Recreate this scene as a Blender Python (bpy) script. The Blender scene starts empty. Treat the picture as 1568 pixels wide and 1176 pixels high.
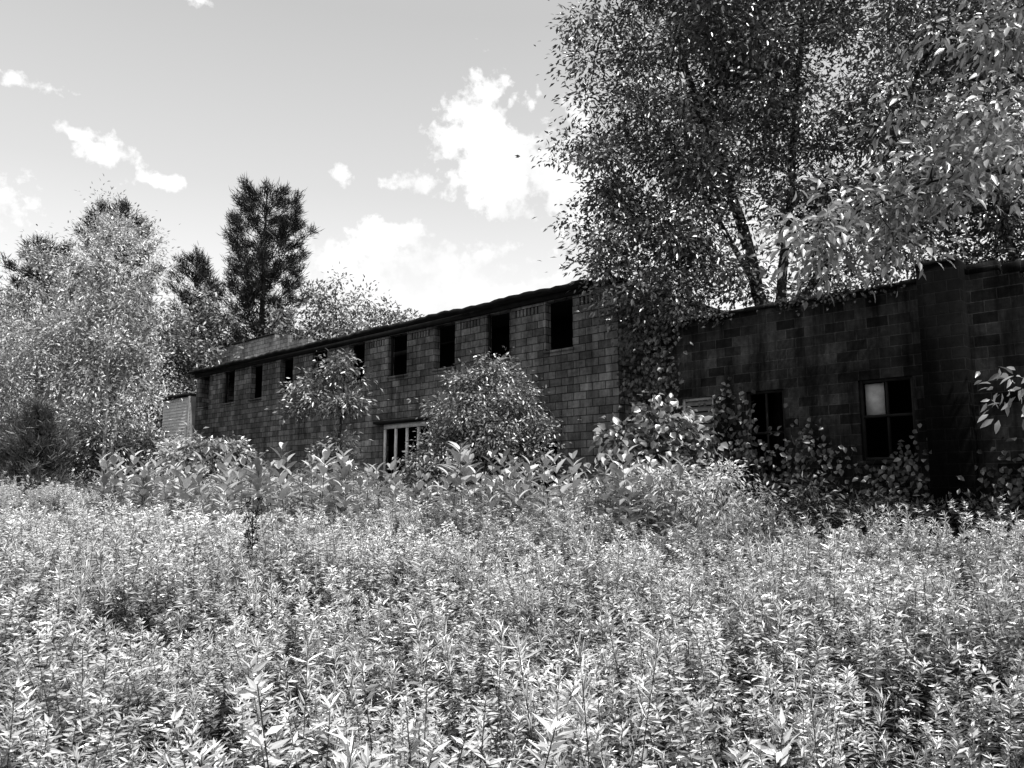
import bpy, math, random
import numpy as np
from mathutils import Vector, Matrix
random.seed(7); R=np.random.default_rng(7)
scene=bpy.context.scene
scene.view_settings.view_transform='Standard'
scene.view_settings.look='None'
scene.view_settings.exposure=0
EYE=1.7
SUN_AZ=math.atan2(0.60,-0.80); SUN_EL=math.radians(56)
SD=np.array([math.sin(SUN_AZ)*math.cos(SUN_EL),math.cos(SUN_AZ)*math.cos(SUN_EL),math.sin(SUN_EL)])
HELIO=SD*.9+np.array([0,0,.25])   # leaves tilt toward the light

def ground_z(x,y):
    x=np.asarray(x,float); y=np.asarray(y,float)
    b=0.05*np.clip(y-2,0,38)
    return b+0.07*np.sin(x*0.55+1.3)*np.cos(y*0.43)+0.04*np.sin(x*1.3+y*0.9)

# ---------------------------------------------------------------- mesh helpers
def mesh_np(name,verts,faces,mat=None,smooth=False,parent=None,link=True):
    me=bpy.data.meshes.new(name)
    verts=np.asarray(verts,np.float32); faces=np.asarray(faces,np.int32)
    n,k=faces.shape
    me.vertices.add(len(verts)); me.vertices.foreach_set('co',verts.ravel())
    me.loops.add(n*k); me.loops.foreach_set('vertex_index',faces.ravel())
    me.polygons.add(n); me.polygons.foreach_set('loop_start',np.arange(n,dtype=np.int32)*k)
    me.polygons.foreach_set('loop_total',np.full(n,k,np.int32))
    if smooth: me.polygons.foreach_set('use_smooth',np.ones(n,bool))
    me.update(calc_edges=True); me.validate()
    ob=bpy.data.objects.new(name,me)
    if mat: me.materials.append(mat)
    if link: scene.collection.objects.link(ob)
    if parent: ob.parent=parent
    return ob
def empty(name,loc=(0,0,0),rz=0):
    e=bpy.data.objects.new(name,None); scene.collection.objects.link(e)
    e.location=loc; e.rotation_euler=(0,0,rz); e.empty_display_size=0.3
    return e
def nrm(v): return v/np.maximum(np.linalg.norm(v,axis=-1,keepdims=True),1e-9)

def leaf_simple(P,D,L,W,fold=0.18):
    n=len(P); D=nrm(D); rnd=R.normal(size=(n,3)); S=nrm(np.cross(D,rnd)); N=nrm(np.cross(S,D))
    return leaf_frame(P,D,S,N,L,W,fold)
def leaf_frame(P,D,S,N,L,W,fold=0.14):
    n=len(P); L=np.broadcast_to(np.asarray(L,float).reshape(-1,1),(n,1)); W=np.broadcast_to(np.asarray(W,float).reshape(-1,1),(n,1))
    V=np.stack([P,P+D*L*.42+S*W*.5+N*W*fold,P+D*L-N*L*.08,P+D*L*.42-S*W*.5+N*W*fold],1).reshape(-1,3)
    b=np.arange(n)[:,None]*4
    T=np.concatenate([b+np.array([[0,1,2]]),b+np.array([[0,2,3]])],0)
    return V,T
def leaf_wide(P,D,N,L,W,droop=.25,rows=((0,.06),(.25,.8),(.55,1.),(.82,.6),(1,.04)),fold=.2):
    n=len(P); D=nrm(D); S=nrm(np.cross(D,N)); N=nrm(np.cross(S,D))
    L=np.broadcast_to(np.asarray(L,float).reshape(-1,1),(n,1)); W=np.broadcast_to(np.asarray(W,float).reshape(-1,1),(n,1))
    vs=[]
    for t,w in rows:
        C=P+D*L*t-N*L*droop*t*t
        vs+= [C+S*W*w*.5+N*W*w*fold,C,C-S*W*w*.5+N*W*w*fold]
    r=len(rows); V=np.stack(vs,1).reshape(-1,3); b=np.arange(n)[:,None]*(3*r); F=[]
    for i in range(r-1):
        a=i*3
        F.append(b+np.array([[a,a+1,a+4,a+3]])); F.append(b+np.array([[a+1,a+2,a+5,a+4]]))
    return V,np.concatenate(F,0)
def tubes(paths,k=5):
    V=[];F=[];off=0
    ang=np.arange(k)*2*math.pi/k
    for pts,rad in paths:
        pts=np.asarray(pts,float); n=len(pts)
        T=nrm(np.gradient(pts,axis=0)); ref=np.array([0.3,1,0.1])if abs(T[0][2])>.7 else np.array([0,0,1.])
        A=nrm(np.cross(T,ref)); B=np.cross(T,A)
        ring=pts[:,None,:]+(A[:,None,:]*np.cos(ang)[None,:,None]+B[:,None,:]*np.sin(ang)[None,:,None])*np.asarray(rad)[:,None,None]
        V.append(ring.reshape(-1,3))
        for i in range(n-1):
            for j in range(k):
                j2=(j+1)%k
                F.append((off+i*k+j,off+i*k+j2,off+(i+1)*k+j2,off+(i+1)*k+j))
        off+=n*k
    return np.concatenate(V),np.array(F)

# ---------------------------------------------------------------- materials
def newmat(name):
    m=bpy.data.materials.new(name); m.use_nodes=True; nt=m.node_tree; nt.nodes.clear()
    o=nt.nodes.new('ShaderNodeOutputMaterial'); return m,nt,o
def ramp(nt,fac,stops):
    r=nt.nodes.new('ShaderNodeValToRGB'); e=r.color_ramp.elements
    while len(e)<len(stops): e.new(.5)
    for i,(p,c) in enumerate(stops):
        e[i].position=p; e[i].color=(c,c,c,1)
    nt.links.new(fac,r.inputs[0]); return r.outputs[0]
def noise(nt,vec,scale,detail=4,rough=.6):
    n=nt.nodes.new('ShaderNodeTexNoise'); n.inputs['Scale'].default_value=scale
    n.inputs['Detail'].default_value=detail; n.inputs['Roughness'].default_value=rough
    if vec: nt.links.new(vec,n.inputs['Vector'])
    return n.outputs[0]
def mul(nt,a,b,op='MULTIPLY'):
    m=nt.nodes.new('ShaderNodeMath'); m.operation=op
    for i,v in enumerate((a,b)):
        if isinstance(v,(int,float)): m.inputs[i].default_value=v
        elif v is not None: nt.links.new(v,m.inputs[i])
    return m.outputs[0]
def leafmat(name,lo,hi,trans=.35,spec=.15,scale=.8,low=None,bigr=(.5,1.),gr=.38):
    m,nt,o=newmat(name); L=nt.links
    g=nt.nodes.new('ShaderNodeNewGeometry')
    nz=noise(nt,g.outputs['Position'],scale,1)
    big=ramp(nt,nz,[(.38,bigr[0]),(.62,bigr[1])])
    isl=ramp(nt,g.outputs['Random Per Island'],[(0,lo),(1,hi)])
    c=mul(nt,big,isl)
    if low:   # darkens leaves toward the base, painting in the shade between plants
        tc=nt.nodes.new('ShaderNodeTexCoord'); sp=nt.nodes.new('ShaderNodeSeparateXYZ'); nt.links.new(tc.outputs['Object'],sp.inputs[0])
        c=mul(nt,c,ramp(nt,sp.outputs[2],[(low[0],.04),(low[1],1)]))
    d=nt.nodes.new('ShaderNodeBsdfDiffuse'); t=nt.nodes.new('ShaderNodeBsdfTranslucent'); gl=nt.nodes.new('ShaderNodeBsdfGlossy')
    gl.inputs['Roughness'].default_value=gr; gl.inputs['Color'].default_value=(.95,.95,.95,1)
    L.new(c,d.inputs[0]); L.new(c,t.inputs[0])
    m1=nt.nodes.new('ShaderNodeMixShader'); m1.inputs[0].default_value=trans
    L.new(d.outputs[0],m1.inputs[1]); L.new(t.outputs[0],m1.inputs[2])
    m2=nt.nodes.new('ShaderNodeMixShader'); m2.inputs[0].default_value=spec
    L.new(m1.outputs[0],m2.inputs[1]); L.new(gl.outputs[0],m2.inputs[2])
    L.new(m2.outputs[0],o.inputs[0]); return m
def plain(name,lo,hi,scale=4,rough=.9,bump=.3,stretch=(1,1,1)):
    m,nt,o=newmat(name); L=nt.links
    tc=nt.nodes.new('ShaderNodeTexCoord'); mp=nt.nodes.new('ShaderNodeMapping'); mp.inputs['Scale'].default_value=stretch
    L.new(tc.outputs['Object'],mp.inputs[0])
    nz=noise(nt,mp.outputs[0],scale,4,.65)
    c=ramp(nt,nz,[(.3,lo),(.7,hi)])
    p=nt.nodes.new('ShaderNodeBsdfPrincipled'); p.inputs['Roughness'].default_value=rough
    p.inputs['Specular IOR Level'].default_value=.15
    L.new(c,p.inputs['Base Color'])
    b=nt.nodes.new('ShaderNodeBump'); b.inputs['Strength'].default_value=bump; b.inputs['Distance'].default_value=.03
    L.new(nz,b.inputs['Height']); L.new(b.outputs[0],p.inputs['Normal']); L.new(p.outputs[0],o.inputs[0]); return m
def blockmat(name,c1,c2,mort,stain=.35,msize=.013,n3r=(.55,1.1)):
    m,nt,o=newmat(name); L=nt.links
    tc=nt.nodes.new('ShaderNodeTexCoord'); sp=nt.nodes.new('ShaderNodeSeparateXYZ'); cb=nt.nodes.new('ShaderNodeCombineXYZ')
    L.new(tc.outputs['Object'],sp.inputs[0])
    L.new(mul(nt,sp.outputs[0],sp.outputs[1],'ADD'),cb.inputs[0]); L.new(sp.outputs[2],cb.inputs[1])
    br=nt.nodes.new('ShaderNodeTexBrick'); br.offset=.5; br.squash=1
    L.new(cb.outputs[0],br.inputs['Vector'])
    br.inputs['Scale'].default_value=1; br.inputs['Brick Width'].default_value=.4; br.inputs['Row Height'].default_value=.2
    br.inputs['Mortar Size'].default_value=msize; br.inputs['Mortar Smooth'].default_value=.3; br.inputs['Bias'].default_value=0
    for k,v in (('Color1',c1),('Color2',c2),('Mortar',mort)): br.inputs[k].default_value=(v,v,v,1)
    n1=noise(nt,tc.outputs['Object'],.55,6,.7); n2=noise(nt,tc.outputs['Object'],9,5,.7)
    mp=nt.nodes.new('ShaderNodeMapping'); mp.inputs['Scale'].default_value=(2.2,2.2,.25); L.new(tc.outputs['Object'],mp.inputs[0])
    n3=noise(nt,mp.outputs[0],1.2,5,.7)
    f=mul(nt,ramp(nt,n1,[(.34,stain),(.6,1.15)]),ramp(nt,n2,[(.3,.6),(.7,1.25)]))
    f=mul(nt,f,ramp(nt,n3,[(.38,n3r[0]),(.6,n3r[1])]))
    bw=nt.nodes.new('ShaderNodeRGBToBW'); L.new(br.outputs[0],bw.inputs[0])
    c=mul(nt,bw.outputs[0],f)
    p=nt.nodes.new('ShaderNodeBsdfPrincipled'); p.inputs['Roughness'].default_value=.95; p.inputs['Specular IOR Level'].default_value=.05
    L.new(c,p.inputs['Base Color'])
    h=mul(nt,mul(nt,br.outputs['Fac'],-1.0),mul(nt,n2,.6),'ADD')
    b=nt.nodes.new('ShaderNodeBump'); b.inputs['Strength'].default_value=.8; b.inputs['Distance'].default_value=.015
    L.new(h,b.inputs['Height']); L.new(b.outputs[0],p.inputs['Normal']); L.new(p.outputs[0],o.inputs[0]); return m

M_ground=plain('soil_and_litter',.004,.015,3)
M_bark=plain('bark_dark',.012,.04,8,bump=.6,stretch=(1,1,.3))
M_barkpale=plain('bark_pale',.16,.4,8,bump=.4,stretch=(1,1,.3))
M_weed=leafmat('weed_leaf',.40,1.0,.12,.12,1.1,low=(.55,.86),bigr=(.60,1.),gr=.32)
M_shade=leafmat('shaded_weed_leaf',.02,.10,.12,.05,1.1)  # dark copy of the weed leaf, shade by the wall put into its colour
M_bramble=leafmat('bramble_leaf',.3,.85,.2,.10,1.1)
M_weedstem=plain('weed_stem',.02,.07,8)
M_milk=leafmat('milkweed_leaf',.30,.85,.15,.12,1.2)
M_big=leafmat('ash_leaf',.025,.18,.18,.13,.7,gr=.32)
M_near=leafmat('near_leaf',.16,.62,.3,.14,.7)
M_light=leafmat('pale_leaf',.2,.8,.25,.12,.5,bigr=(.35,1.))
M_bush=leafmat('shrub_leaf',.05,.34,.2,.14,1.)
M_vine=leafmat('vine_leaf',.015,.08,.15,.04,1.)
M_needle=leafmat('needles',.01,.05,.1,.05,.5)
M_needle2=leafmat('young_needles',.06,.2,.2,.08,1)
M_far=leafmat('far_leaf',.06,.40,.2,.08,.25,bigr=(.4,1.))
M_block=blockmat('block_grey',.25,.10,.04,.34)
M_blockd=blockmat('block_shaded',.048,.012,.055,.13,.010,(.3,1.25))  # blocks darkened so the tree shade sits in their colour
M_chim=blockmat('block_chimney',.006,.003,.008,.3)
M_blockl=blockmat('block_pale',.42,.26,.12,.6)
M_roof=plain('roof_felt',.008,.025,3)
M_dark=plain('dark_timber',.006,.016,5)
M_black=plain('unlit_interior_black',.002,.005,5)  # near-black colour stands in for the darkness of unlit rooms
M_white=plain('white_paint',.5,.8,5,rough=.6,bump=.1)
M_siding=plain('siding_paint',.10,.26,2,rough=.6,bump=.1)
M_board=plain('plywood_board',.25,.5,3)
M_slat=plain('weathered_slat',.08,.2,3)

# ---------------------------------------------------------------- world
w=bpy.data.worlds.new("World"); scene.world=w; w.use_nodes=True
nt=w.node_tree; nt.nodes.clear(); L=nt.links
wo=nt.nodes.new('ShaderNodeOutputWorld'); bg=nt.nodes.new('ShaderNodeBackground'); bg.inputs[1].default_value=.1
sky=nt.nodes.new('ShaderNodeTexSky'); sky.sky_type='NISHITA'; sky.sun_disc=False
sky.sun_elevation=SUN_EL; sky.sun_rotation=SUN_AZ; sky.dust_density=1.0; sky.air_density=1.0
bw=nt.nodes.new('ShaderNodeRGBToBW'); L.new(sky.outputs[0],bw.inputs[0])
mr=nt.nodes.new('ShaderNodeMapRange'); L.new(bw.outputs[0],mr.inputs[0])
mr.inputs[1].default_value=1.0; mr.inputs[2].default_value=8; mr.inputs[3].default_value=5.5; mr.inputs[4].default_value=9.5
tc=nt.nodes.new('ShaderNodeTexCoord'); sp=nt.nodes.new('ShaderNodeSeparateXYZ'); L.new(tc.outputs['Generated'],sp.inputs[0])
az=mul(nt,sp.outputs[0],sp.outputs[1],'ARCTAN2'); 
el=nt.nodes.new('ShaderNodeMath'); el.operation='ARCSINE'; L.new(sp.outputs[2],el.inputs[0]); el=el.outputs[0]
ae=nt.nodes.new('ShaderNodeCombineXYZ'); L.new(az,ae.inputs[0]); L.new(el,ae.inputs[1])
clouds=[(-.046,.448,.05,.055,1.05),(.02,.40,.095,.055,1.2),(.085,.37,.09,.045,1.2),(.0,.348,.05,.03,1.0),(-.08,.428,.038,.025,1.05),(.09,.43,.05,.05,.9),
(-.1216,.375,.045,.016,1),(-.22,.381,.014,.012,.9),(-.087,.272,.11,.045,1.15),(-.137,.312,.06,.022,1),(-.04,.235,.14,.035,1.1),(-.24,.285,.07,.03,.8),
(-.52,.388,.03,.010,.9),(-.485,.368,.04,.012,.95),(-.43,.352,.03,.010,.9),(-.568,.4235,.045,.010,.9),(-.60,.300,.035,.03,.9),(-.394,.5445,.02,.008,.8),(.585,.405,.14,.09,1),(.42,.30,.2,.06,.8),
(1.3,.5,.3,.15,1),(-1.5,.4,.4,.12,1),(2.6,.5,.4,.2,1)]
acc=None
for a0,e0,sa,se,k in clouds:
    vm=nt.nodes.new('ShaderNodeVectorMath'); vm.operation='MULTIPLY_ADD'; L.new(ae.outputs[0],vm.inputs[0])
    vm.inputs[1].default_value=(1/sa,1/se,0); vm.inputs[2].default_value=(-a0/sa,-e0/se,0)
    ln=nt.nodes.new('ShaderNodeVectorMath'); ln.operation='LENGTH'; L.new(vm.outputs[0],ln.inputs[0])
    v=mul(nt,k,ln.outputs['Value'],'SUBTRACT')
    acc=v if acc is None else mul(nt,acc,v,'MAXIMUM')
acc=mul(nt,acc,-1.6,'MAXIMUM')
n1=noise(nt,tc.outputs['Generated'],14,4,.6); n2=noise(nt,tc.outputs['Generated'],52,5,.62)
dens=mul(nt,acc,mul(nt,mul(nt,n1,.5,'SUBTRACT'),3.2),'ADD')
dens=mul(nt,dens,mul(nt,mul(nt,n2,.5,'SUBTRACT'),3.0),'ADD')
cr=ramp(nt,dens,[(.0,0),(.5,1)])
hz=ramp(nt,el,[(0.0,1),(.24,.78),(.36,.36),(.56,.0)])
azb=ramp(nt,az,[(.0,0),(.7,.12)])
base=mul(nt,mr.outputs[0],mul(nt,mul(nt,hz,azb,'ADD'),4.0),'ADD')
mx=nt.nodes.new('ShaderNodeMix'); mx.data_type='FLOAT'; L.new(cr,mx.inputs[0]); L.new(base,mx.inputs[2])
sh=ramp(nt,n1,[(.3,.84),(.6,1.)]); L.new(mul(nt,sh,10.9),mx.inputs[3])
cc=nt.nodes.new('ShaderNodeCombineColor'); 
for i in range(3): L.new(mx.outputs[0],cc.inputs[i])
L.new(cc.outputs[0],bg.inputs[0]); L.new(bg.outputs[0],wo.inputs[0])

sl=bpy.data.lights.new('sun','SUN'); sl.energy=5; sl.angle=math.radians(.5); sl.color=(1,.995,.985)
so=bpy.data.objects.new('sun',sl); scene.collection.objects.link(so); so.rotation_euler=Vector(SD).to_track_quat('Z','Y').to_euler(); so.location=Vector(SD)*50

# ---------------------------------------------------------------- camera
cd=bpy.data.cameras.new('camera'); co=bpy.data.objects.new('camera',cd); scene.collection.objects.link(co)
co.location=(0,0,EYE); co.rotation_euler=(math.radians(90+7.73),0,0)
cd.sensor_width=36; cd.lens=36*1231/1568; cd.clip_end=3000; cd.clip_start=.05; scene.camera=co

# ---------------------------------------------------------------- ground
xs=np.concatenate([np.linspace(-900,-40,12),np.linspace(-38,38,96),np.linspace(40,900,12)])
ys=np.concatenate([np.linspace(-900,-12,12),np.linspace(-10,45,90),np.linspace(48,1200,14)])
X,Y=np.meshgrid(xs,ys); Z=ground_z(X,Y)
nx,ny=len(xs),len(ys); idx=np.arange(nx*ny).reshape(ny,nx)
F=np.stack([idx[:-1,:-1],idx[:-1,1:],idx[1:,1:],idx[1:,:-1]],-1).reshape(-1,4)
mesh_np('ground',np.stack([X,Y,Z],-1).reshape(-1,3),F,M_ground,True)

# ---------------------------------------------------------------- instancing via geometry nodes
def make_scatter(name,coll,P,rot,scl,ids):
    me=bpy.data.meshes.new(name); n=len(P)
    me.vertices.add(n); me.vertices.foreach_set('co',np.asarray(P,np.float32).ravel())
    a=me.attributes.new('rot','FLOAT_VECTOR','POINT'); a.data.foreach_set('vector',np.asarray(rot,np.float32).ravel())
    a=me.attributes.new('scl','FLOAT','POINT'); a.data.foreach_set('value',np.asarray(scl,np.float32).ravel())
    a=me.attributes.new('vid','INT','POINT'); a.data.foreach_set('value',np.asarray(ids,np.int32).ravel())
    ob=bpy.data.objects.new(name,me); scene.collection.objects.link(ob)
    g=bpy.data.node_groups.new(name+'_nodes','GeometryNodeTree')
    g.interface.new_socket('Geometry',in_out='INPUT',socket_type='NodeSocketGeometry')
    g.interface.new_socket('Geometry',in_out='OUTPUT',socket_type='NodeSocketGeometry')
    gi=g.nodes.new('NodeGroupInput'); go=g.nodes.new('NodeGroupOutput')
    ip=g.nodes.new('GeometryNodeInstanceOnPoints'); ci=g.nodes.new('GeometryNodeCollectionInfo')
    ci.inputs['Collection'].default_value=coll; ci.inputs['Separate Children'].default_value=True; ci.inputs['Reset Children'].default_value=True
    def na(nm,t):
        x=g.nodes.new('GeometryNodeInputNamedAttribute'); x.data_type=t; x.inputs['Name'].default_value=nm; return x.outputs['Attribute']
    g.links.new(gi.outputs[0],ip.inputs['Points']); g.links.new(ci.outputs[0],ip.inputs['Instance'])
    ip.inputs['Pick Instance'].default_value=True
    g.links.new(na('vid','INT'),ip.inputs['Instance Index'])
    e=g.nodes.new('FunctionNodeEulerToRotation'); g.links.new(na('rot','FLOAT_VECTOR'),e.inputs[0]); g.links.new(e.outputs[0],ip.inputs['Rotation'])
    g.links.new(na('scl','FLOAT'),ip.inputs['Scale'])
    g.links.new(ip.outputs[0],go.inputs[0])
    md=ob.modifiers.new('scatter','NODES'); md.node_group=g
    return ob

def two_mat(name,Va,Fa,Vb,Fb,ma,mb):
    if Fa.shape[1]==3: Fa=np.concatenate([Fa,Fa[:,2:3]],1); tri=True
    else: tri=False
    V=np.concatenate([Va,Vb]); 
    me=bpy.data.meshes.new(name)
    fl=[tuple(f[:3]) if tri else tuple(f) for f in Fa.tolist()]+[tuple(i+len(Va) for i in f) for f in Fb.tolist()]
    me.from_pydata(V.tolist(),[],fl); me.materials.append(ma); me.materials.append(mb)
    mi=np.zeros(len(fl),np.int32); mi[len(Fa):]=1; me.polygons.foreach_set('material_index',mi); me.update()
    return bpy.data.objects.new(name,me)

wc=bpy.data.collections.new('weed_plants'); wd_=bpy.data.collections.new('shaded_weed_plants')
NW=12
def weed_mesh(nm,mat,coll,slim=1.):
    h=R.uniform(.8,1.02); stems=[]; Ps=[];Ds=[];Ls=[];Ws=[]
    lsz=R.uniform(.8,1.25); jit=R.uniform(.3,.5)
    for q in range(R.integers(3,6)):
        b=np.array([R.normal()*.07,R.normal()*.07,0]); lean=np.array([R.normal()*.13,R.normal()*.13,0]); hh=h*R.uniform(.78,1)
        t=np.linspace(0,1,5)[:,None]; pts=b+lean*t**2+np.array([0,0,1])*t*hh
        stems.append((pts,np.linspace(.0035,.0012,5)))
        n=int(R.integers(56,72)); tt=1-(R.random(n)**1.5)*.48
        P=b+lean*tt[:,None]**2+np.array([0,0,1])*tt[:,None]*hh
        ph=np.arange(n)*2.4+R.random()*6; up=.10+R.uniform(.2,.9)*np.clip((tt-.8)/.2,0,1)**2+R.normal(size=n)*.3
        D=np.stack([np.cos(ph),np.sin(ph),up],1); Ps.append(P);Ds.append(D)
        sz=(.060-.026*tt**4)*R.uniform(.6,1.2,n)*lsz; Ls.append(sz); Ws.append(sz*.25*slim)
    P=np.concatenate(Ps);D=nrm(np.concatenate(Ds));l=np.concatenate(Ls);wd=np.concatenate(Ws)
    S=nrm(np.cross(D,HELIO+R.normal(size=D.shape)*jit)); N=nrm(np.cross(S,D))
    Va,Fa=leaf_frame(P,D,S,N,l,wd,.1); Vb,Fb=tubes(stems,3)
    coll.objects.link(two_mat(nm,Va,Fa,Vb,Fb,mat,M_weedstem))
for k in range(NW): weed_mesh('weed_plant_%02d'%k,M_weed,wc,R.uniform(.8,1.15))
for k in range(5): weed_mesh('shaded_weed_%d'%k,M_shade,wd_,1.4)
for k in range(2):
    stems=[];Ps=[];Ds=[]
    for q in range(3):
        b=np.array([R.normal()*.06,R.normal()*.06,0]); lean=R.normal(size=3)*.12; lean[2]=0; hh=R.uniform(.95,1.2)
        t=np.linspace(0,1,6)[:,None]; pts=b+lean*t**2+np.array([0,0,1])*t*hh; stems.append((pts,np.linspace(.003,.0012,6)))
        n=26; tt=R.uniform(.82,1,n)[:,None]; Ps.append(b+lean*tt**2+np.array([0,0,1])*tt*hh); D=R.normal(size=(n,3))*.5; D[:,2]+=.8; Ds.append(D)
    Va,Fa=leaf_simple(np.concatenate(Ps),np.concatenate(Ds),.05,.006); Vb,Fb=tubes(stems,3)
    wc.objects.link(two_mat('weed_stalk_%d'%k,Va,Fa,Vb,Fb,M_weed,M_weedstem))

def wall_u(x,y):
    dx=x-2.55; dy=y-19.
    return dx*.72-dy*.694, dx*.694+dy*.72
pts=[]
def addpts(n,x0,x1,y0,y1): pts.append(np.stack([R.uniform(x0,x1,n),R.uniform(y0,y1,n)],1))
addpts(7000,-7.5,8.5,.8,9); addpts(8200,-14,14,9,20); addpts(4500,-30,2,20,36); addpts(500,-9,9,-3,.8); addpts(900,14,22,2,16)
Q=np.concatenate(pts); u,v=wall_u(Q[:,0],Q[:,1])
keep=(v<-.15)|(u<-26); keep&=~((np.hypot(Q[:,0],Q[:,1])<1.5)); Q=Q[keep]; u=u[keep];v=v[keep]
hs=1+.17*np.sin(Q[:,0]*.9+.5*Q[:,1])*np.cos(Q[:,1]*.8)+.08*np.sin(Q[:,0]*2.7-Q[:,1]*1.9)+R.normal(size=len(Q))*.12
hs*=np.where((Q[:,0]<-.5)&(Q[:,1]<4.2),.93,1)
f=np.clip((v+6.5+.5*np.sin(u*1.7))/1.4,0,1)*np.clip((u-3.6)/1.8,0,1); hs*=1-.50*f   # lower growth in the shade by the darkened wall
band=(Q[:,0]>-8.5)&(Q[:,0]<1)&(Q[:,1]>11.3)&(Q[:,1]<17); hs=np.where(band,hs*.78,hs)
vid=R.integers(0,NW,len(Q)); vid[R.random(len(Q))<.08]=NW+R.integers(0,2)
rot=np.stack([R.normal(size=len(Q))*.13,R.normal(size=len(Q))*.13,R.uniform(-1.1,1.1,len(Q))],1)
P3=np.stack([Q[:,0],Q[:,1],ground_z(Q[:,0],Q[:,1])-.02],1)
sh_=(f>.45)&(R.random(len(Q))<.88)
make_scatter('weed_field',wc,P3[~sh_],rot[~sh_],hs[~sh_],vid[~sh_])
make_scatter('shaded_weeds',wd_,P3[sh_],rot[sh_],hs[sh_]*1.1,vid[sh_]%5)

# milkweed
mc=bpy.data.collections.new('milkweed_plants')
for k in range(5):
    h=R.uniform(1.5,1.85); n=2*int(R.integers(9,12)); t=np.linspace(.3,.98,n//2); t=np.repeat(t,2)
    lean=R.normal(size=3)*.08; lean[2]=0
    P=lean*t[:,None]**2+np.array([0,0,1])*t[:,None]*h
    ph=np.repeat(np.arange(n//2)*1.57,2)+np.tile([0,math.pi],n//2)+R.normal(size=n)*.2+R.random()*3
    up=.55+.9*np.clip((t-.7)/.3,0,1)+R.normal(size=n)*.15
    D=np.stack([np.cos(ph),np.sin(ph),up],1); N=np.stack([-np.cos(ph)*.5,-np.sin(ph)*.5,np.ones(n)],1)
    l=.30*(1-.35*np.clip((t-.75)/.25,0,1)**2)*R.uniform(.85,1.15,n)
    Va,Fa=leaf_wide(P,D,N,l,l*.42,.22)
    tt=np.linspace(0,1,5)[:,None]; Vb,Fb=tubes([(lean*tt**2+np.array([0,0,1])*tt*h,np.linspace(.010,.005,5))],4)
    mc.objects.link(two_mat('milkweed_%d'%k,Va,Fa,Vb,Fb,M_milk,M_weedstem))
mp=[]
for n,x0,y0,x1,y1,sp_ in ((60,-8.0,16.,-3.2,12.6,.8),(78,-4.2,13.0,.4,12.,.75),(12,.7,13.,2.1,12.,.5),(10,-6.5,13.8,-4,12.8,.6),(8,2.2,13.5,3.6,13,.5)):
    t=R.random(n); mp.append(np.stack([x0+(x1-x0)*t+R.normal(size=n)*.25,y0+(y1-y0)*t+R.normal(size=n)*sp_],1))
mp=np.concatenate(mp); n=len(mp)
make_scatter('milkweed_patch',mc,np.stack([mp[:,0],mp[:,1],ground_z(mp[:,0],mp[:,1])-.03],1),
  np.stack([R.normal(size=n)*.08,R.normal(size=n)*.08,R.uniform(0,6.28,n)],1),R.uniform(.72,1.08,n),R.integers(0,5,n))

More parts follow.
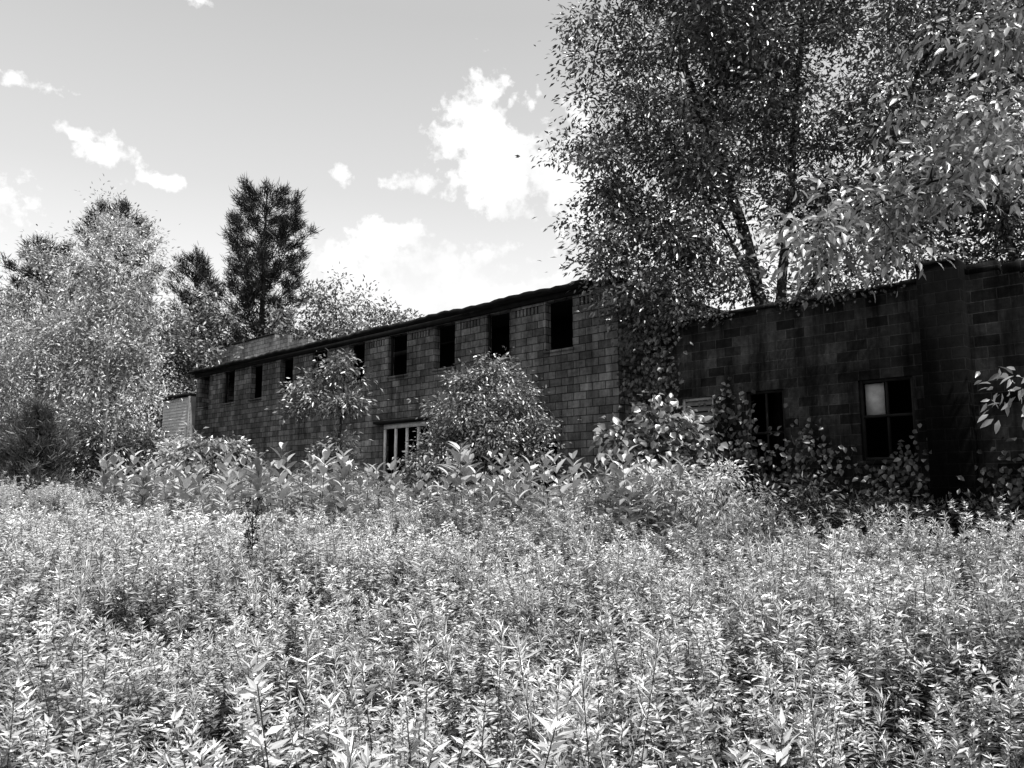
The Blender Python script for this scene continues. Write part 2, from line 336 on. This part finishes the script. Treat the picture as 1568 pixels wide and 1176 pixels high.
# ---------------------------------------------------------------- trees
def ell_points(c,r,n,shell=.35):
    d=nrm(R.normal(size=(n,3))); q=R.uniform(shell**3,1,n)**(1/3)
    return np.array(c)+d*q[:,None]*np.array(r)
def make_tree(name,trunks,crown,leafmat_,barkmat,per=120,L_=.2,W_=.07,cr=.45,flat=.6,droop=.3,twig=.012,parts=('trunk','foliage'),wide=False,k=6,rmax=.06,shell=.3,density_jit=.5):
    root=empty(name,tuple(trunks[0][0][0]))
    o=np.array(trunks[0][0][0],float)
    paths=[];nodes=[];nr=[]
    for p,r0,r1 in trunks:
        p=np.array(p,float); m=len(p); tt=np.linspace(0,m-1,(m-1)*6+1)
        q=np.stack([np.interp(tt,np.arange(m),p[:,i]) for i in range(3)],1)
        for _ in range(3): q[1:-1]=(q[:-2]+2*q[1:-1]+q[2:])/4
        q[1:-1]+=R.normal(size=(len(q)-2,3))*.02*r0*8
        rr=np.linspace(r0,r1,len(q)); paths.append((q,rr)); s=len(q)//5
        nodes+=list(q[s:]); nr+=list(rr[s:])
    C=np.concatenate([ell_points(c,r,n,shell) for c,r,n in crown])
    gz=o[2]+.1
    C[:,2]=np.maximum(C[:,2],gz)
    d0=np.array([np.min(np.linalg.norm(np.array(nodes)-c,axis=1)) for c in C]); C=C[np.argsort(d0)]
    for c in C:
        A=np.array(nodes); dv=c-A; dist=np.linalg.norm(dv,axis=1)
        cost=dist+np.clip(A[:,2]-c[2]+.25*dist,0,None)*1.2
        i=int(np.argmin(cost)); a=A[i]; ln=dist[i]
        if ln<.05: continue
        mid=a+(c-a)*.5+np.array([0,0,-.08*ln])+R.normal(size=3)*.06*ln
        tt=np.linspace(0,1,5)[:,None]; q=(1-tt)**2*a+2*tt*(1-tt)*mid+tt**2*c
        r0=min(nr[i]*.7,.012+.02*ln,rmax); r0=max(r0,twig); rr=np.linspace(r0,twig*.6,5)
        paths.append((q,rr)); nodes+=list(q[1:]); nr+=list(rr[1:])
    V,F=tubes(paths,k); mesh_np(parts[0],V-o,F,barkmat,True,root)
    cnt=np.maximum((per*R.uniform(1-density_jit,1+density_jit,len(C))).astype(int),5)
    cc_=np.repeat(C,cnt,0); n=len(cc_)
    csz=np.repeat(R.uniform(.7,1.25,len(C)),cnt)[:,None]
    off=R.normal(size=(n,3))*np.array([1,1,flat])*cr*.6*csz
    P=cc_+off; P[:,2]=np.maximum(P[:,2],gz)
    D=nrm(off)+R.normal(size=(n,3))*.5; D[:,2]-=droop
    l=L_*R.uniform(.65,1.25,n)
    if wide:
        N=HELIO+R.normal(size=(n,3))*.5; V,F=leaf_wide(P,D,N,l,l*W_/L_,.2,rows=((0,.06),(.35,1.),(.7,.75),(1,.04)))
    else:
        D=nrm(D); S=nrm(np.cross(D,HELIO+R.normal(size=D.shape)*.55)); N=nrm(np.cross(S,D)); V,F=leaf_frame(P,D,S,N,l,l*W_/L_)
    mesh_np(parts[1],V-o,F,leafmat_,False,root)
    return root
def gp(x,y,dz=-.1): return (x,y,float(ground_z(x,y))+dz)

# big ash behind the right-hand building
bx,by=6.5,19.5
make_tree('ash_tree',[([gp(bx,by),(bx-.1,by,5.5),(bx-.9,by,9.),(bx-2,by,12.5),(bx-2.6,by,16)],.22,.04),
 ([(bx-.05,by,4.8),(bx+.5,by+.1,8.5),(bx+.9,by,12.5),(bx+1.3,by,16.5)],.14,.03),
 ([(bx,by,5.2),(bx+1.6,by,7.8),(bx+3.4,by,10.8),(bx+4.6,by,14)],.12,.03),
 ([(bx-.3,by,6.5),(bx-1.6,by-.3,8.9),(bx-3.3,by-.4,11.6)],.08,.03)],
 [((bx-2.2,by-.2,12.2),(2.9,2.6,3.4),120),((bx-.8,by,15.5),(3.6,3.,3.),85),((bx+2.6,by,12.4),(3.8,3.,4.4),140),((bx-.3,by+.6,11.),(2.2,1.6,2.4),45),((bx+4.6,by+.3,12.5),(2.2,2,3.2),50),
  ((bx-3.1,by-.5,9.3),(2.4,1.8,1.9),56),((bx-3.1,by-.9,7.3),(1.9,1.2,.9),34),((bx+2.,by,8.3),(2.6,1.6,1.5),26),((bx-3.3,by-1,6.2),(1.4,.7,.5),14),((bx-1.2,by-.5,6.7),(1.3,1.,.7),9)],
 M_big,M_bark,per=165,L_=.16,W_=.066,cr=.58,flat=.55,droop=.35,rmax=.07,shell=.25)
bx,by=13.2,20
make_tree('maple_tree',[([gp(bx,by),(bx,by,5),(bx-.6,by,9),(bx-.9,by,14)],.24,.04),([(bx,by,4.5),(bx+1.4,by,8),(bx+2,by,12)],.14,.03)],
 [((bx-.4,by,11.5),(3.8,3,4.6),135),((bx-1.6,by,7.8),(2.6,1.6,1.5),40)],M_big,M_bark,per=150,L_=.17,W_=.08,cr=.6,droop=.3)

# near tree on the right whose branches hang into the frame
bx,by=7.4,7.6
make_tree('hickory_tree',[([gp(bx,by),(bx,by,2.6),(bx-.2,by,5),(bx-.5,by,8)],.15,.05),
 ([(bx,by,3.2),(bx-1.5,by,4.5),(bx-2.8,by-.1,4.9),(bx-4.3,by-.1,4.3)],.04,.008),
 ([(bx-.1,by,4.3),(bx-1.4,by+.2,5.5),(bx-2.7,by+.3,6.4)],.04,.008),
 ([(bx,by,4.3),(bx+1.2,by+.6,5.8),(bx+2.6,by+1.3,7.)],.07,.02),
 ([(bx,by,4.3),(bx+.8,by-.6,5.8),(bx+1.6,by-1.2,6.7)],.06,.02),
 ([(bx-.1,by,2.2),(bx-1.2,by,2.7),(bx-2.5,by,2.75)],.018,.004)],
 [((3.25,by,4.2),(.65,.35,.28),11),((3.95,by,4.7),(.75,.5,.42),14),((4.8,by+.1,5.15),(.8,.6,.45),13),((5.1,by+.1,6.5),(.75,.6,.6),12),((4.2,by,5.5),(.5,.4,.3),3),
  ((4.95,by,2.72),(.12,.1,.1),2),((bx-.2,by,7.2),(1.3,1.2,1.2),14),((10.1,9.4,7.),(2.5,2.2,1.3),80),((9.7,7.4,7.2),(2.0,1.6,1.2),65),((9.0,6.5,6.8),(1.4,1.2,.9),45),((12.0,10.5,7.),(2.0,2.,1.5),40)],  # large outer clumps, out of view, added to shade the weeds and right wall
 M_near,M_bark,per=66,L_=.12,W_=.046,cr=.34,flat=.6,droop=.45,twig=.005,wide=True,rmax=.02)

def pale(bx,by,H,rad,n,per=125,mat=M_light,L_=.125,name='willow_tree',stems=4,bark=M_barkpale,z0=.25):
    g=float(ground_z(bx,by)); tr=[]
    for i in range(stems):
        a=i*2.2+R.random(); dx,dy=math.cos(a)*rad*.5,math.sin(a)*rad*.4; hh=H*R.uniform(.8,1)
        tr.append(([(bx+dx*.08,by+dy*.08,g-.1),(bx+dx*.25,by+dy*.25,g+hh*.3),(bx+dx*.6,by+dy*.6,g+hh*.6),(bx+dx,by+dy,g+hh*.92)],.085,.015))
    cr=[((bx,by,g+H*.72),(rad*.75,rad*.7,H*.3),int(n*.45)),((bx,by,g+H*.45),(rad,rad*.85,H*(.45-z0+.05)),int(n*.55))]
    return make_tree(name,tr,cr,mat,bark,per=per,L_=L_,W_=L_*.36,cr=.48,flat=.9,droop=.1,twig=.010,rmax=.035,shell=.1,k=4)
pale(-12.1,24,9.7,1.75,135)
pale(-14.3,24.5,8.4,2.0,115)
pale(-16.8,25,7.2,2.2,105)
pale(-19.5,28,8.2,2.6,95)
# conifers
def pine(name,bx,by,H,rad,z0,nb,mat,needle=.32,tuft=26,upsw=.55,trunk=.3,step=.42,top=.35,low=.45):
    g=float(ground_z(bx,by)); root=empty(name,(bx,by,g)); paths=[(np.array([[0,0,-.2],[.05,0,H*.35],[-.05,.05,H*.7],[0,0,H]]),np.array([trunk,trunk*.75,trunk*.42,.03]))]
    TP=[];TD=[]
    for i in range(nb):
        t=(i+R.random())/nb; z=z0+(H-z0)*t*.94; a=i*2.4+R.normal()*.3
        prof=(1-t)**top*min(1,low+(1-low)*t*2.2)*R.uniform(.5,1.15); l=max(rad*prof,.3)
        d=np.array([math.cos(a),math.sin(a),0]); tt=np.linspace(0,1,6)[:,None]
        q=np.array([0,0,z])+d*l*tt+np.array([0,0,1])*(upsw*l*(tt**1.8)+.05*l*tt)
        paths.append((q,np.linspace(max(.03,.07*(1-t)),.015,6)))
        m=max(3,int(l/step*1.9)); s=np.sqrt(R.uniform(.12,1,m))[:,None]
        side=np.array([-d[1],d[0],0]); w_=R.normal(size=(m,1))*.10*l*(1.15-s)*1.5
        p=np.array([0,0,z])+d*l*s+side*w_+np.array([0,0,1])*(upsw*l*s**1.8+.05*l*s+R.uniform(0,.2,(m,1)))
        TP.append(p); dd=d*.6+side*np.sign(w_)*.3+np.array([0,0,.85]); TD.append(np.broadcast_to(dd,p.shape))
    TP.append(np.array([[0,0,H],[0,0,H-.2],[.1,0,H-.4]]));TD.append(np.array([[0,0,1.]]*3))
    P=np.repeat(np.concatenate(TP),tuft,0); D=np.repeat(np.concatenate(TD),tuft,0)
    P=P+R.normal(size=P.shape)*needle*.30; D=nrm(D+R.normal(size=D.shape)*.6)
    V,F=leaf_simple(P,D,needle*R.uniform(.7,1.2,len(P)),needle*.085,0)
    mesh_np('needles',V,F,mat,False,root); V,F=tubes(paths,5); mesh_np('trunk',V,F,M_bark,True,root)
pine('pine_tree',-14.3,45,17.6,3.9,5.0,92,M_needle,.46,38,.62)
pine('pine_tree',-25.3,50,18.4,3.6,7,70,M_needle,.5,28,.55)
pine('pine_tree',-31,52,16.4,3.8,7,60,M_needle,.5,28,.5)
pine('pine_tree',-20.6,51,15.4,2.4,7,52,M_needle,.5,28,.5)
pine('pine_tree',-37,50,16,4,7,50,M_needle,.5,28,.4)
pine('young_pine',-12.4,21,3.1,1.2,.3,60,M_needle2,.22,34,.35,.05,.2,.6,.9)
pine('young_pine',-13.7,22.5,2.7,1.1,.3,50,M_needle2,.22,34,.35,.05,.2,.6,.9)

def crownmass(name,specs,mat,per=70,L_=.36,cr=.9,bark=M_bark):
    tr=[];cr_=[]
    for (x,y,H,r,n) in specs:
        g=float(ground_z(x,y))
        tr.append(([(x,y,g),(x+.2,y,g+H*.5),(x,y,g+H*.9)],.16,.03))
        cr_+= [((x,y,g+H*.72),(r*.7,r*.7,H*.26),n//2),((x,y,g+H*.45),(r,r,H*.3),n-n//2)]
    return make_tree(name,tr,cr_,mat,bark,per=per,L_=L_,W_=L_*.45,cr=cr,flat=.8,droop=.1,twig=.02,parts=('trunks','foliage'),k=4,shell=.2)
crownmass('background_trees',[(-9.9,44,12.2,2.7,110),(-7.2,46,11.2,2.4,95),(-5.4,50,9.8,2.2,55),(-12.2,42,9.6,2.2,70),(.1,48,9.6,1.4,30),(-2.8,50,9,1.6,25),(3,52,8.2,3,30),
  (-17,43,11.5,2.6,85),(-19.5,40,10.8,3,95),(-23,42,11,3.2,85),(-27,40,10.5,3.4,75),(-32,44,11,4,60),(-24,34,8,3,65)],M_far,per=85,L_=.26,cr=.75)
crownmass('background_trees',[(11,30,9,3,50),(15,31,9.5,3.4,50),(19,30,9,3.2,45),(23,28,9,3.5,45)],M_far,per=80,L_=.27)
sp_=[]
for i in range(34):
    a=-1.25+i*2.5/33; d=R.uniform(85,110); sp_.append((math.sin(a)*d,math.cos(a)*d,R.uniform(8,12),R.uniform(4,6),14))
crownmass('distant_treeline',sp_,M_far,per=50,L_=.8,cr=2.)

def shrub(name,bx,by,H,r,n,mat=M_bush,per=110,L_=.13,W_=.06,cr=.33,droop=.4,wide=False,yr=None,zf=.45,shell=.45,dj=.5):
    g=float(ground_z(bx,by)); tr=[]
    for i in range(4):
        a=i*1.7; tr.append(([(bx,by,g-.05),(bx+math.cos(a)*r*.2,by+math.sin(a)*r*.2,g+H*.45),(bx+math.cos(a)*r*.5,by+math.sin(a)*r*.4,g+H*.8)],.03,.01))
    return make_tree(name,tr,[((bx,by,g+H*(1-zf)),(r,yr or r*.8,H*zf),n)],mat,M_bark,per=per,L_=L_,W_=W_,cr=cr,flat=.7,droop=droop,twig=.006,parts=('stems','foliage'),wide=wide,k=4,shell=shell,rmax=.02,density_jit=dj)
shrub('honeysuckle_shrub',-.5,18,3.85,1.3,150,per=210,L_=.10,W_=.045,zf=.48,shell=.3,dj=.3)
shrub('honeysuckle_shrub',-1.5,17.6,2.3,.7,36,per=150,L_=.10,W_=.045)
shrub('lilac_shrub',-8.9,23.5,2.4,1.3,60,M_light,per=130,L_=.16,W_=.08)
for x_,y_,h_ in ((-13.2,27,3.0),(-15.4,27.5,3.4),(-17.8,27.5,3.2),(-11.6,26.5,2.4)):
    shrub('hedge_shrub',x_,y_,h_,1.6,60,M_bush,per=120,L_=.15,W_=.06)
shrub('grapevine_shrub',2.7,15.2,2.5,1.15,42,M_bush,per=75,L_=.15,W_=.12,wide=True,cr=.4)
shrub('bramble_shrub',3.0,13,1.6,1.2,44,M_bramble,per=130,L_=.10,W_=.03)
shrub('bramble_shrub',1.9,13.4,1.5,1.0,30,M_bramble,per=130,L_=.10,W_=.03)
shrub('bramble_shrub',5.2,13.4,1.3,1.3,36,M_vine,per=110,L_=.11,W_=.045)
shrub('bramble_shrub',6.6,12.4,1.1,1.4,36,M_vine,per=100,L_=.12,W_=.05)
shrub('bramble_shrub',8.2,10.9,1.,1.4,36,M_vine,per=100,L_=.12,W_=.05)
bx,by=-4.6,21.
g=float(ground_z(bx,by))
make_tree('sapling_tree',[([(bx,by,g),(bx+.1,by,g+2.4),(bx+.2,by,g+4.1)],.06,.015)],
 [((bx-.5,by,g+3.2),(.95,.6,.65),20),((bx+.1,by,g+4.0),(.45,.4,.3),6),((bx-.1,by,g+1.3),(.6,.5,1.0),20),((bx+.6,by,g+3.3),(.35,.35,.4),5)],M_bush,M_bark,per=90,L_=.15,W_=.055,cr=.32,droop=.3,twig=.006)

g=float(ground_z(-2.2,6.9)); dr=empty('dock_plant',(-2.2,6.9,g))
st=[(np.array([[0,0,0],[.02,0,.6],[0,.02,1.28]]),np.array([.008,.006,.003]))]
for i in range(9):
    z=.86+i*.045; a=i*2.4; st.append((np.array([[0,0,z],[math.cos(a)*.04,math.sin(a)*.04,z+.09],[math.cos(a)*.055,math.sin(a)*.055,z+.2]]),np.array([.004,.003,.002])))
V,F=tubes(st,4); mesh_np('stalks',V,F,M_dark,False,dr)
P=np.concatenate([np.repeat(s[0][1:],22,0) for s in st[1:]]); P=P+R.normal(size=P.shape)*.014
V,F=leaf_simple(P,R.normal(size=P.shape),.02,.014); mesh_np('seeds',V,F,M_dark,False,dr)

# ---------------------------------------------------------------- buildings
ang=math.atan2(-.694,.72)
def grid_wall(name,u0,u1,z0,z1,holes,th,mat,parent,v=0,top=None):
    us=sorted(set([u0,u1]+[h[0] for h in holes]+[h[1] for h in holes])); zs=sorted(set([z0,z1]+[h[2] for h in holes]+[h[3] for h in holes]))
    us=[a for a in us if u0<=a<=u1]; zs=[a for a in zs if z0<=a<=z1]
    nu,nz=len(us)-1,len(zs)-1
    S=np.ones((nu,nz),bool)
    for i in range(nu):
        for j in range(nz):
            cu,cz=(us[i]+us[i+1])/2,(zs[j]+zs[j+1])/2
            if any(h[0]<cu<h[1] and h[2]<cz<h[3] for h in holes): S[i,j]=False
            if top and cz>top(cu): S[i,j]=False
    V=[];F=[]
    def quad(*p): 
        n=len(V); V.extend(p); F.append((n,n+1,n+2,n+3))
    b=v+th
    for i in range(nu):
        for j in range(nz):
            if not S[i,j]: continue
            a,c,d,e=us[i],us[i+1],zs[j],zs[j+1]
            quad((a,v,d),(c,v,d),(c,v,e),(a,v,e)); quad((c,b,d),(a,b,d),(a,b,e),(c,b,e))
            if i==0 or not S[i-1,j]: quad((a,b,d),(a,v,d),(a,v,e),(a,b,e))
            if i==nu-1 or not S[i+1,j]: quad((c,v,d),(c,b,d),(c,b,e),(c,v,e))
            if j==0 or not S[i,j-1]: quad((a,b,d),(c,b,d),(c,v,d),(a,v,d))
            if j==nz-1 or not S[i,j+1]: quad((a,v,e),(c,v,e),(c,b,e),(a,b,e))
    return mesh_np(name,V,np.array(F),mat,False,parent)
def box(name,u0,u1,v0,v1,z0,z1,mat,parent):
    V=[(a,b,c) for a in(u0,u1) for b in(v0,v1) for c in(z0,z1)]
    F=[(0,1,3,2),(4,6,7,5),(0,4,5,1),(2,3,7,6),(0,2,6,4),(1,5,7,3)]
    return mesh_np(name,V,np.array(F),mat,False,parent)
def prism(name,V,F,mat,parent): return mesh_np(name,V,np.array(F),mat,False,parent)

B=empty('block_factory_building',(2.55,19,0),ang)
GZ=.2; UL=-22.6
holes=[]
for k in range(10):
    c=-(1.87+2.22*k); holes.append((c-.46,c+.46,5.35,6.66))
    for q in range(7):
        uu=c+.46+.22+q*.13
        if uu<-.12: holes.append((uu,uu+.06,6.40,6.60))
holes.append((-9.2,-6.9,2.2,3.85)); holes.append((-2.9,-1.95,.4,3.0)); 
grid_wall('front_wall',UL,0,GZ,6.75,holes,.22,M_block,B)
box('side_wall_lower',-.203,-.003,.223,9,GZ,5.0,M_block,B)
V=[];F=[]
for i in range(18):
    z=4.75+i*.115; n=len(V); V+=[(.03,.0,z),(.03,9,z),(.005,9,z+.118),(.005,.0,z+.118)]; F.append((n,n+1,n+2,n+3)); n=len(V); V+=[(.03,.0,z),(.005,.0,z),(.005,9,z),(.03,9,z)]; F.append((n,n+1,n+2,n+3))
prism('side_siding',V,F,M_siding,B)
box('side_wall_upper',-.2,-.004,.223,9,5.003,6.75,M_dark,B)
box('back_wall',UL,0,9.003,9.2,GZ,7.2,M_block,B)
box('end_wall',UL,UL+.2,.223,9,GZ,6.7,M_block,B)
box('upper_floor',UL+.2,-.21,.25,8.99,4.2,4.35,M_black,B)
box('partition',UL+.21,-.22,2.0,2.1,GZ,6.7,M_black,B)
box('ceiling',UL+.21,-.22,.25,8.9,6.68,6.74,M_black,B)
n=120; V=[];F=[]
us=np.linspace(UL-.15,-.75,n)
for i,uu in enumerate(us):
    wv=.018*math.sin(i*2.1)+.02*math.sin(i*.37)+random.uniform(-.012,.012)
    V+=[(uu,-.34,6.84+wv),(uu,-.34,6.93+wv),(uu,9.4,7.4),(uu,9.4,7.3)]
for i in range(n-1):
    a=i*4;b=a+4
    for j in range(4): F.append((a+j,b+j,b+(j+1)%4,a+(j+1)%4))
F.append((0,1,2,3)); F.append(((n-1)*4+3,(n-1)*4+2,(n-1)*4+1,(n-1)*4))
prism('roof',V,F,M_roof,B)
box('roof_corner',-.745,.12,-.12,9.3,6.755,6.86,M_roof,B)
box('fascia_board',UL-.05,-.76,-.10,-.004,6.68,6.82,M_dark,B)
for k in range(10):
    c=-(1.87+2.22*k)
    box('sill',c-.52,c+.52,-.04,.12,5.29,5.352,M_block,B)
    if k in (1,3,5,8): box('frame',c-.455,c-.40,.08,.14,5.36,6.65,M_dark,B)
box('lintel_shelf',-9.5,-6.6,-.18,.1,3.86,3.95,M_dark,B)
fr=[(-9.2,-6.9,3.70,3.84),(-9.2,-6.9,2.2,2.30)]
for i in range(5):
    uu=-9.2+i*.5525; fr.append((uu,uu+.09,2.31,3.69))
for a,b,c,d in fr: box('window_frame',a,b,.02,.08,c,d,M_white,B)
# white clapboard annex at the far end
V=[];F=[]
for i in range(36):
    z=1.+i*.135; n=len(V); V+=[(UL-2.8,-.25,z),(UL-.02,-.25,z),(UL-.02,-.22,z+.138),(UL-2.8,-.22,z+.138)]; F.append((n,n+1,n+2,n+3))
prism('annex_siding',V,F,M_white,B)
box('annex_core',UL-2.8,UL-.03,-.19,4.1,GZ,5.86,M_siding,B)
box('annex_roof',UL-2.95,UL-.16,-.42,4.15,5.89,6.0,M_roof,B)
box('annex_corner_board',UL-.14,UL-.02,-.29,-.255,1.,5.86,M_siding,B)
grid_wall('rear_block_wall',-31,-20.6,GZ,9.35,[(-31,-28.5,9.15,9.351),(-22.4,-20.6,8.75,9.351),(-23.6,-22.4,9.15,9.351)],.25,M_blockl,B,v=4.2,top=None)
box('rear_block_coping',-28.4,-23.65,4.12,4.53,9.353,9.42,M_roof,B)
box('rear_block_side',-20.9,-20.603,4.46,8.9,GZ,8.7,M_blockl,B)
grid_wall('link_wall',.04,1.19,GZ,5.15,[(.25,.75,3.2,4.2)],.2,M_blockl,B,v=1.25)
box('link_roof',.045,1.19,1.1,5,5.155,5.25,M_roof,B)
V,F=tubes([(np.array([[.1,.9,5.1],[.35,.85,4.9],[.35,.85,3.0],[.35,.85,1.]]),np.full(4,.045))],8); mesh_np('drain_pipe',V,F,M_dark,True,B)

C=empty('block_shed_building',(2.55,19,0),ang)
def topf(u):
    if u<8.05: return 99
    if u<8.35: return 5.42
    if u<8.75: return 5.3
    if u<9.3: return 5.1
    if u<10.2: return 5.3
    return 4.9
hl=[(1.7,2.5,1.3,3.78),(3.27,4.1,2.0,3.8),(5.58,6.56,2.3,3.82),(11,12,2.3,3.8),(8.05,8.35,5.42,5.421),(8.35,8.75,5.3,5.301),(8.75,9.3,5.1,5.101),(9.3,10.2,5.3,5.301),(10.2,11,4.9,4.901)]
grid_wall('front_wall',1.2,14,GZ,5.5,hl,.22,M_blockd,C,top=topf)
uu=1.15
while uu<6.75:
    l=min(random.uniform(.3,.8),6.80-uu); dz=random.uniform(-.015,.03); box('coping',uu,uu+l-.004,-.06+random.uniform(-.03,.02),.27,5.503,5.57+dz,M_dark,C); uu+=l
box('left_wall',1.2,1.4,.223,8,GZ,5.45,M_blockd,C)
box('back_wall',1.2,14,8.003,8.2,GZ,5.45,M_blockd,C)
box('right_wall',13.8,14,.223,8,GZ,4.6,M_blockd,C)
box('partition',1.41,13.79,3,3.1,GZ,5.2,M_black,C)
box('roof',1.41,8.0,.23,8,5.35,5.47,M_roof,C)
box('chimney',6.83,7.53,-.32,.22,GZ,5.72,M_chim,C)
box('chimney_cap',6.81,7.50,-.34,.25,5.723,5.78,M_dark,C)
box('raised_wall',7.56,8.05,.0,.22,5.503,5.68,M_blockd,C)
box('pipe_strip',8.42,8.50,-.06,-.004,GZ,5.2,M_dark,C)
def win(a,b,c,d,mat,midz=None,midu=True):
    t=.06
    box('frame_l',a,a+t,.05,.12,c,d,mat,C); box('frame_r',b-t,b,.05,.12,c,d,mat,C)
    box('frame_t',a+t,b-t,.05,.12,d-t,d,mat,C); box('frame_b',a+t,b-t,.05,.12,c,c+t,mat,C)
    if midz: box('rail',a+t,b-t,.055,.115,midz,midz+.05,mat,C)
    if midu: box('mullion',(a+b)/2-.02,(a+b)/2+.02,.06,.11,c+t,d-t,mat,C)
win(5.58,6.56,2.3,3.82,M_dark,3.1)
box('board',5.66,6.0,.14,.16,3.16,3.75,M_board,C)
win(3.27,4.1,2.0,3.8,M_dark,2.9)
box('sill',5.5,6.64,-.05,.04,2.22,2.297,M_blockd,C)
V=[];F=[]
for i in range(18):
    z=1.4+i*.13; n=len(V); V+=[(1.78,.06,z),(2.42,.06,z),(2.42,.12,z+.11),(1.78,.12,z+.11)]; F.append((n,n+1,n+2,n+3))
prism('louvre_slats',V,F,M_slat,C)
win(1.7,2.5,1.3,3.78,M_board,None,False)
for i in range(9):
    uu=8.1+i*.42+random.uniform(-.05,.05)
    if random.random()<.5 and uu+.36<11: box('loose_block',uu,uu+.36,.02,.2,min(5.5,topf(uu+.18))+.004,min(5.5,topf(uu+.18))+.19,M_blockd,C)

def vine(name,u0,u1,z0,z1,n,mat,per=50,pw=1.6,sz=1.,stem=True,sp=.25):
    e=empty(name,(2.55,19,0),ang)
    pu=R.uniform(u0,u1,n); pz=z0+(z1-z0)*R.random(n)**pw; off=np.repeat(np.stack([pu,np.full(n,-.15),pz],1),per,0)
    P=off+R.normal(size=off.shape)*np.array([sp,.1,sp]); P[:,1]=np.minimum(P[:,1],-.03)
    D=R.normal(size=P.shape)*.5+np.array([0,-.4,-.7]); N=np.array([0,-1,.5])+R.normal(size=P.shape)*.4
    V,F=leaf_wide(P,D,N,.12*sz*R.uniform(.6,1.2,len(P)),.09*sz,.2,rows=((0,.06),(.35,1.),(.7,.75),(1,.04))); mesh_np('leaves',V,F,mat,False,e)
    st=[]
    for i in range(max(3,n//5)):
        a=R.uniform(u0,u1); st.append((np.array([[a,-.05,.5],[a+R.normal()*.2,-.05,min(z0,2.)],[a+R.normal()*.3,-.05,(z0+z1)/2],[a+R.normal()*.4,-.05,z1*.97]]),np.array([.012,.01,.008,.004])))
    if stem: V,F=tubes(st,4); mesh_np('stems',V,F,M_bark,True,e)
vine('wall_vine',.6,3.2,1.,3.6,34,M_vine); vine('wall_vine',3.,5.2,1.,2.7,24,M_vine); vine('wall_vine',-9,-5.5,1,2.6,16,M_vine)
vine('wall_vine',5.3,6.8,.8,2.4,14,M_vine); vine('wall_vine',.5,1.6,3.,5.9,22,M_vine,60,1.0); vine('wall_vine',7.4,10,.8,2.2,14,M_vine)
vine('wall_top_creeper',1.3,6.8,5.5,5.62,30,M_vine,24,1,.6,False,.11)

S=empty('timber_shed',(-19.6,29,0),.1); 
box('walls',-2.2,2.0,0,3,1.,4.1,M_dark,S)
prism('shed_roof',[(-2.5,-.3,4.0),(2.3,-.3,4.0),(2.3,3.3,4.8),(-2.5,3.3,4.8),(-2.5,-.3,4.1),(2.3,-.3,4.1),(2.3,3.3,4.9),(-2.5,3.3,4.9)],[(0,3,2,1),(4,5,6,7),(0,1,5,4),(1,2,6,5),(2,3,7,6),(3,0,4,7)],M_roof,S)
print('done')
